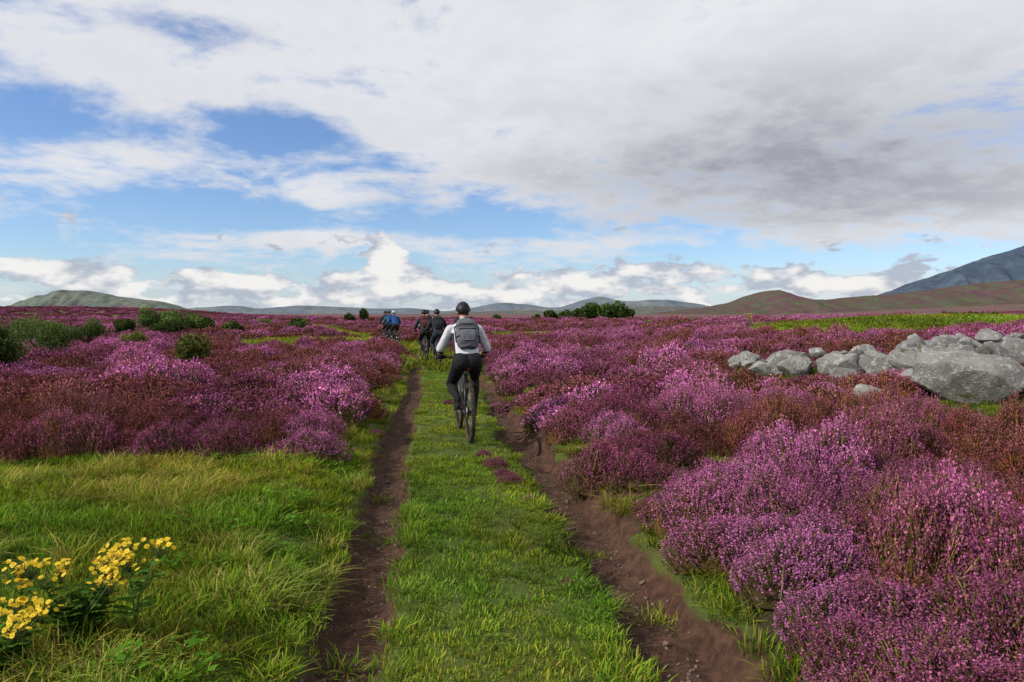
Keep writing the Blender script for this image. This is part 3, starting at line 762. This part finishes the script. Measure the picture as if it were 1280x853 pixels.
def cyclist(loc,rz,ped,m_shirt,m_leg,m_helm,m_pack,voxel=.0075,pack=True):
    root=empty('cyclist',loc,rz); b=MB(); bones=[]
    def cap(p0,p1,r0,r1,tag,seg=14):
        b.tube([p0,p1],[r0,r1],seg); b.ell(p0,(r0,)*3,seg,8); b.ell(p1,(r1,)*3,seg,8); bones.append((Vector(p0),Vector(p1),r0,r1,tag))
    sp=[(0,.16,.985),(0,.20,1.03),(0,.26,1.12),(0,.34,1.22),(0,.42,1.32),(0,.49,1.41),(0,.535,1.465),(0,.565,1.50)]
    rr=[(.125,.10),(.165,.125),(.168,.122),(.168,.120),(.184,.126),(.196,.122),(.172,.100),(.085,.07)]
    b.tube(sp,rr,22,up=(0,-.7,.7))
    for i in range(len(sp)-1): bones.append((Vector(sp[i]),Vector(sp[i+1]),rr[i][0]*.8,rr[i+1][0]*.8,'leg' if i<1 else 'shirt'))
    cap((0,.56,1.485),(0,.615,1.60),.062,.056,'skin')
    hc=Vector((0,.655,1.675))
    b.ell(hc,(.076,.096,.112),18,12); b.ell(hc+Vector((0,.028,-.055)),(.056,.062,.062),14,9)
    b.tube([hc+Vector((0,.088,.02)),hc+Vector((0,.112,-.02))],[.008,.014],8); b.ell(hc+Vector((0,.110,-.022)),(.016,.014,.011))
    b.ell(hc+Vector((0,.084,-.062)),(.026,.011,.008)); b.ell(hc+Vector((0,.078,-.090)),(.022,.018,.016))
    b.ell(hc+Vector((0,.082,.030)),(.05,.014,.009))
    for s in(-1,1): b.ell(hc+Vector((s*.079,-.004,-.008)),(.009,.02,.032))
    bones.append((hc+Vector((0,0,-.06)),hc+Vector((0,0,.05)),.09,.09,'skin'))
    for s in(-1,1):
        sh=Vector((s*.184,.505,1.420)); gr=Vector((s*.278,.864,1.045))
        wr=gr+Vector((0,-.065,.045)); el=ik(sh,wr,.29,.255,(s*.62,-.75,-.55))
        cap((s*.12,.50,1.43),sh,.074,.074,'shirt'); cap(sh,sh.lerp(el,.45),.074,.066,'shirt'); cap(sh.lerp(el,.45),el,.066,.057,'shirt')
        cap(el,el.lerp(wr,.35),.057,.051,'shirt'); cap(el.lerp(wr,.35),wr,.045,.028,'skin' )
        pk=gr+Vector((0,-.012,.032))
        for dx in(-.028,-.01,.010,.028): cap(wr+Vector((dx*.5,0,0)),pk+Vector((dx,0,0)),.017,.014,'glove',8)
        for j,(dx,l) in enumerate(((-.033,.9),(-.011,1.05),(.011,1.0),(.033,.8))):
            o=gr+Vector((dx,0,0)); q=[o+Vector((0,-.005,.030)),o+Vector((0,.026*l,.020)),o+Vector((0,.030*l,-.010)),o+Vector((0,.008,-.028))]
            for a_,c_ in zip(q[:-1],q[1:]): cap(a_,c_,.0098,.0088,'glove',8)
        q=[gr+Vector((-s*.034,-.045,.022)),gr+Vector((-s*.050,-.024,-.008)),gr+Vector((-s*.044,.004,-.026))]
        for a_,c_ in zip(q[:-1],q[1:]): cap(a_,c_,.012,.010,'glove',8)
        P=Vector(ped[s]); sole=P.z+.012
        hip=Vector((s*.095,.215,.99)); ank=Vector((P.x,P.y-.10,sole+.095)); kn=ik(hip,ank,.455,.43,(s*.16,1,.25))
        cap((s*.07,.155,1.01),hip,.120,.112,'leg')
        cap(hip,hip.lerp(kn,.5),.108,.088,'leg'); cap(hip.lerp(kn,.5),kn,.088,.064,'leg')
        c1=kn.lerp(ank,.35)+Vector((0,-.016,0)); cap(kn,c1,.062,.066,'leg'); cap(c1,ank+Vector((0,0,.03)),.066,.042,'leg'); cap(ank+Vector((0,0,.03)),ank,.037,.042,'shoe')
        b.tube([(P.x,P.y-.155,sole+.035),(P.x,P.y-.13,sole+.04),(P.x,P.y-.06,sole+.045),(P.x+s*.004,P.y+.02,sole+.033),(P.x+s*.002,P.y+.085,sole+.026),(P.x,P.y+.105,sole+.02)],[(.02,.02),(.036,.04),(.038,.045),(.048,.033),(.038,.025),(.015,.012)],14)
        bones.append((Vector((P.x,P.y-.14,sole+.03)),Vector((P.x,P.y+.1,sole+.02)),.045,.04,'shoe'))
    me=b.mesh('tmp',[m_skin]); tmp=bpy.data.objects.new('tmp',me); scene.collection.objects.link(tmp)
    md=tmp.modifiers.new('r','REMESH'); md.mode='VOXEL'; md.voxel_size=voxel; md.use_smooth_shade=True
    sm=tmp.modifiers.new('s','SMOOTH'); sm.factor=.5; sm.iterations=3
    dg=bpy.context.evaluated_depsgraph_get(); me2=bpy.data.meshes.new_from_object(tmp.evaluated_get(dg)); me2.name='body'
    bpy.data.objects.remove(tmp)
    n=len(me2.polygons); ctr=np.zeros(n*3,np.float32); me2.polygons.foreach_get('center',ctr); ctr=ctr.reshape(-1,3)
    best=np.full(n,1e9); tag=np.zeros(n,int); tags=['skin','shirt','leg','shoe','glove']
    for p0,p1,r0,r1,tg in bones:
        d=np.array(p1-p0); a=np.array(p0); L=d@d+1e-9; f=np.clip(((ctr-a)@d)/L,0,1)
        dd=np.linalg.norm(ctr-a-f[:,None]*d,axis=1)-(r0+(r1-r0)*f); k=dd<best; best[k]=dd[k]; tag[k]=tags.index(tg)
    me2.materials.clear()
    for mm in (m_skin,m_shirt,m_leg,m_black,m_glove): me2.materials.append(mm)
    me2.polygons.foreach_set('material_index',tag.astype(np.int32)); me2.polygons.foreach_set('use_smooth',np.ones(n,bool)); me2.update()
    obj('body',me2,root)
    e=MB()
    e.ell(hc+Vector((0,-.014,.012)),(.081,.094,.108),18,12,0)
    for s in(-1,1): e.ell(hc+Vector((s*.032,.083,.008)),(.013,.011,.009),10,7,1); e.ell(hc+Vector((s*.032,.092,.008)),(.0055,.004,.0055),8,6,2)
    obj('hair_and_eyes',e.mesh('hair_and_eyes',[m_hair,m_eye,m_pup]),root)
    hm=MB(); A=48;B=16; V=[];P=[]
    c0=hc+Vector((0,-.006,.028))
    for i in range(B+1):
        ph=(i/B)*1.72
        for k in range(A):
            th=2*math.pi*k/A; sx=math.sin(ph)
            rib=.5+.5*math.cos((math.sin(ph)*math.cos(th))*19)
            vent=(1 if .35<ph<1.35 else 0)
            f=1-.09*vent*(rib<.42)
            lift=.02*max(0,-math.sin(th))*(ph>1.4)
            V.append(c0+Vector((.098*sx*math.cos(th)*f,.133*sx*math.sin(th)*f,.103*math.cos(ph)*f-lift)))
    for i in range(B):
        for k in range(A):
            l=(k+1)%A; P.append((i*A+k,(i+1)*A+k,(i+1)*A+l,i*A+l))
    hm.add(V,P,0)
    hm.tube([c0+Vector((.098*math.cos(2*math.pi*k/A),.133*math.sin(2*math.pi*k/A),-.012-.02*max(0,-math.sin(2*math.pi*k/A)))) for k in range(A)],.007,6,1,closed=True)
    hm.tube([c0+Vector((-.06,.12,-.005)),c0+Vector((0,.175,-.002)),c0+Vector((.06,.12,-.005))],[.006,.009,.006],6,1)
    for s in(-1,1): hm.tube([c0+Vector((s*.085,.02,-.02)),c0+Vector((s*.075,.02,-.08)),c0+Vector((0,.05,-.145))],[.005,.004,.004],5,1)
    obj('helmet',hm.mesh('helmet',[m_helm,m_black]),root)
    if pack:
        bk=MB(); sd=Vector((0,.33,.43)).normalized(); nn=Vector((0,-.79,.61))
        def sec(u,w,t0,t1):
            o=Vector((0,.25,1.13))+sd*u+nn*((t0+t1)/2); out=[]
            for k in range(24):
                th=2*math.pi*k/24; c_,s_=math.cos(th),math.sin(th)
                out.append(o+Vector((1,0,0))*w*abs(c_)**.55*(1 if c_>0 else -1)+nn*((t1-t0)/2)*abs(s_)**.6*(1 if s_>0 else -1))
            return out
        def loft(S,m):
            V=[];
            for q in S: V+=sec(*q)
            P=[(i*24+k,i*24+(k+1)%24,(i+1)*24+(k+1)%24,(i+1)*24+k) for i in range(len(S)-1) for k in range(24)]
            P.append(tuple(range(24))); P.append(tuple((len(S)-1)*24+k for k in range(24)))
            bk.add(V,P,m)
        loft([(-.02,.10,.10,.17),(.0,.130,.09,.22),(.08,.150,.09,.245),(.2,.152,.09,.245),(.32,.14,.09,.23),(.39,.12,.10,.205),(.44,.07,.11,.17)],0)
        loft([(.03,.06,.22,.25),(.05,.10,.22,.270),(.14,.108,.22,.272),(.18,.095,.22,.262),(.20,.05,.22,.25)],0)
        bk.tube([Vector((0,.25,1.13))+sd*.215+nn*.247+Vector((xx,0,0)) for xx in(-.12,0,.12)],.005,5,1)
        bk.tube([Vector((0,.25,1.13))+sd*.30+nn*.243+Vector((xx,0,0)) for xx in(-.10,0,.10)],.005,5,1)
        for s in(-1,1):
            loft_ = [Vector((s*.07,.50,1.58)),Vector((s*.115,.585,1.55)),Vector((s*.135,.645,1.43)),Vector((s*.15,.56,1.25)),Vector((s*.15,.38,1.13)),Vector((s*.12,.26,1.10))]
            bk.tube(loft_,[(.026,.008)]*6,8,1,up=(1,0,0))
            bk.tube([Vector((s*.155,.25,1.13))+sd*.05+nn*.17,Vector((s*.158,.25,1.13))+sd*.3+nn*.16],.007,6,1)
        o=Vector((0,.25,1.13))+sd*.43+nn*.14
        bk.tube([o+Vector((-.03,0,0)),o+Vector((-.02,0,.035)),o+Vector((.02,0,.035)),o+Vector((.03,0,0))],.006,6,1)
        for u in(.10,.27): 
            pts=sec(u,.158,.088,.252); bk.tube(pts[0:13],[(.009,.003)]*13,5,1,up=tuple(sd))
        obj('backpack',bk.mesh('backpack',[m_pack,m_black]),root)
    return root
m_white=cloth('white_jersey',(.60,.61,.65),pattern=True); m_blk=cloth('black_tights',(.012,.012,.014)); m_gry=cloth('grey_pack_fabric',(.12,.125,.145))
m_blue=cloth('blue_jacket',(.02,.07,.22)); m_dk=cloth('dark_jacket',(.025,.028,.035)); m_redj=cloth('red_pack_fabric',(.10,.03,.03)); m_navy=cloth('navy_trousers',(.02,.025,.04))
m_hb=simple('black_helmet',(.010,.010,.012),.45,.3); m_hw=simple('white_helmet',(.5,.5,.5),.35,.5); m_teal=cloth('light_blue_jacket',(.04,.12,.24))
def rider(x,y,head,shirt,leg,helm,packm,vox=.014,pk=True):
    z=zz(x,y)-.005+(.02 if y<12 else 0)
    rz=math.atan2(-head,1.0)
    root,ped=bike((x,y,z),rz); cyclist((x,y,z),rz,ped,shirt,leg,helm,packm,vox,pk)
rider(-.54,9.05,-.20,m_white,m_blk,m_hb,m_gry,.0072)
rider(-2.25,22.0,-.22,m_dk,m_navy,m_hb,m_dk)
rider(-2.95,24.5,-.25,m_dk,m_blk,m_hb,m_redj)
rider(-3.3,28.5,-.3,m_white,m_blk,m_hb,m_dk)
rider(-5.9,36.5,-.45,m_blue,m_blk,m_hw,m_dk,pk=False)
rider(-6.5,38.5,-.45,m_teal,m_blk,m_hb,m_blue)
rider(-7.2,41.5,-.5,m_dk,m_blk,m_hb,m_dk)

# ---------------------------------------------------------------- world
SUN_EL=R(38); SUN_AZ=R(250)   # azimuth clockwise from +Y : left, slightly behind
w=bpy.data.worlds.new('World'); scene.world=w; w.use_nodes=True
w.node_tree.nodes.clear(); t=NT(w.node_tree)
wo=t.n('ShaderNodeOutputWorld'); bg=t.n('ShaderNodeBackground'); t.L(bg.outputs[0],wo.inputs[0]); bg.inputs[1].default_value=.1
sky=t.n('ShaderNodeTexSky'); sky.sky_type='NISHITA'; sky.sun_disc=False; sky.sun_elevation=SUN_EL; sky.sun_rotation=SUN_AZ; sky.altitude=200; sky.air_density=1.0; sky.dust_density=.3; sky.ozone_density=1.5
tc=t.n('ShaderNodeTexCoord'); gx,gy,gz=t.sep(tc.outputs['Generated'])
r_=t.m('SQRT',gx*gx+gy*gy); v=gz/t.m('MAXIMUM',r_,.02); u=t.m('ARCTAN2',gx,gy)
zc=t.m('MAXIMUM',gz,0.0)
def blob(px_,py_,sx,sy):
    u0=math.atan((px_-640)/F); v0=(HOR-py_)/F*math.cos(u0); sx/=F*1.1; sy/=F
    a=(u-u0)*(1/sx); b=(v-v0)*(1/sy); return t.m('EXPONENT',(a*a+b*b)*-1.0)
den=zc+.20
pl=t.xyz(gx/den,gy/den,0.0)
nA=t.noise(pl,1.9,6,.62,.4); nB=t.noise(pl,.8,1,.5,.0); nC=t.noise(pl,9,3,.6,0)
cov=nA*.60+nB*.20+nC*.20+.085
for a,b_,c_,d_,s_ in [(40,160,80,42,.15),(235,42,90,18,.13),(330,170,150,32,.15),(200,262,260,40,.22),(500,240,60,26,.10),(640,285,260,18,.19),(1010,318,260,12,.12)]: cov=cov-blob(a,b_,c_,d_)*s_
for a,b_,c_,d_,s_ in [(90,215,85,32,.15),(400,248,80,22,.14),(400,297,80,10,.18),(980,110,430,130,.12)]: cov=cov+blob(a,b_,c_,d_)*s_
cov=cov-(1-t.ss(.06,.105,v))*.13
m1=t.ss(.43,.61,cov)
shade=t.ss(.40,.62,nA*.75+nC*.25)
dark=blob(1080,185,340,75)*.85+blob(820,225,260,36)*.40+blob(880,120,260,40)*.20+blob(1100,262,220,26)*.35
dark=t.m('MINIMUM',dark,1.0)
k=t.m('MINIMUM',dark*(.68+.27*shade)+shade*.16,1.0)
cw=t.mix(k,(8.1,8.2,8.6),(3.6,3.75,4.3))
pc=t.xyz(u*9.0,v*19.0,3.0); n4=t.noise(pc,1.9,6,.56,.1); pc2=t.xyz(u*9.0+.12,v*19.0+.30,3.0); n5=t.noise(pc2,1.9,3,.5,0)
tower=blob(483,322,27,24)*.50+blob(500,350,60,15)*.20+blob(110,338,120,12)*.14+blob(15,325,60,12)*.14+blob(700,345,90,15)*.17+blob(850,335,130,14)*.17+blob(320,352,90,12)*.12+blob(1080,345,120,12)*.12
low=n4+tower-t.ss(.035,.075,v)*.20+.035
m2=t.ss(.47,.545,low)*(1-t.ss(.12,.14,v))
lit=t.ss(-.12,.14,low-n5-.035-tower*.35+(tower-.12)*.3)
cl=t.mix(lit,(4.5,4.95,5.9),(9.2,9.0,8.75))
skyc=t.mix(1.0,sky.outputs[0],(.95,1.12,1.42),'MULTIPLY')
haze=1-t.ss(.0,.08,v)
c=t.mix(haze*.50,skyc,(5.4,6.2,7.4))
c=t.mix(m1,c,cw)
c=t.mix(m2*.93,c,cl)
t.setin(bg.inputs[0],c)

sd=bpy.data.lights.new('sun','SUN'); sd.energy=4.0; sd.angle=R(1.0); sd.color=(1,.94,.84)
so=bpy.data.objects.new('sun',sd); link(so)
dv=Vector((math.sin(SUN_AZ)*math.cos(SUN_EL),math.cos(SUN_AZ)*math.cos(SUN_EL),math.sin(SUN_EL)))
so.rotation_euler=dv.to_track_quat('Z','Y').to_euler(); so.location=(0,0,30)

cam=bpy.data.cameras.new('camera'); cam.lens=25; cam.sensor_width=36; cam.clip_end=30000; cam.clip_start=.05
co=bpy.data.objects.new('camera',cam); link(co); co.location=(0,0,EYE); co.rotation_euler=(R(90)-math.atan((426.5-HOR)/F),0,0)
scene.camera=co
scene.view_settings.view_transform='Standard'; scene.view_settings.look='None'; scene.view_settings.exposure=0
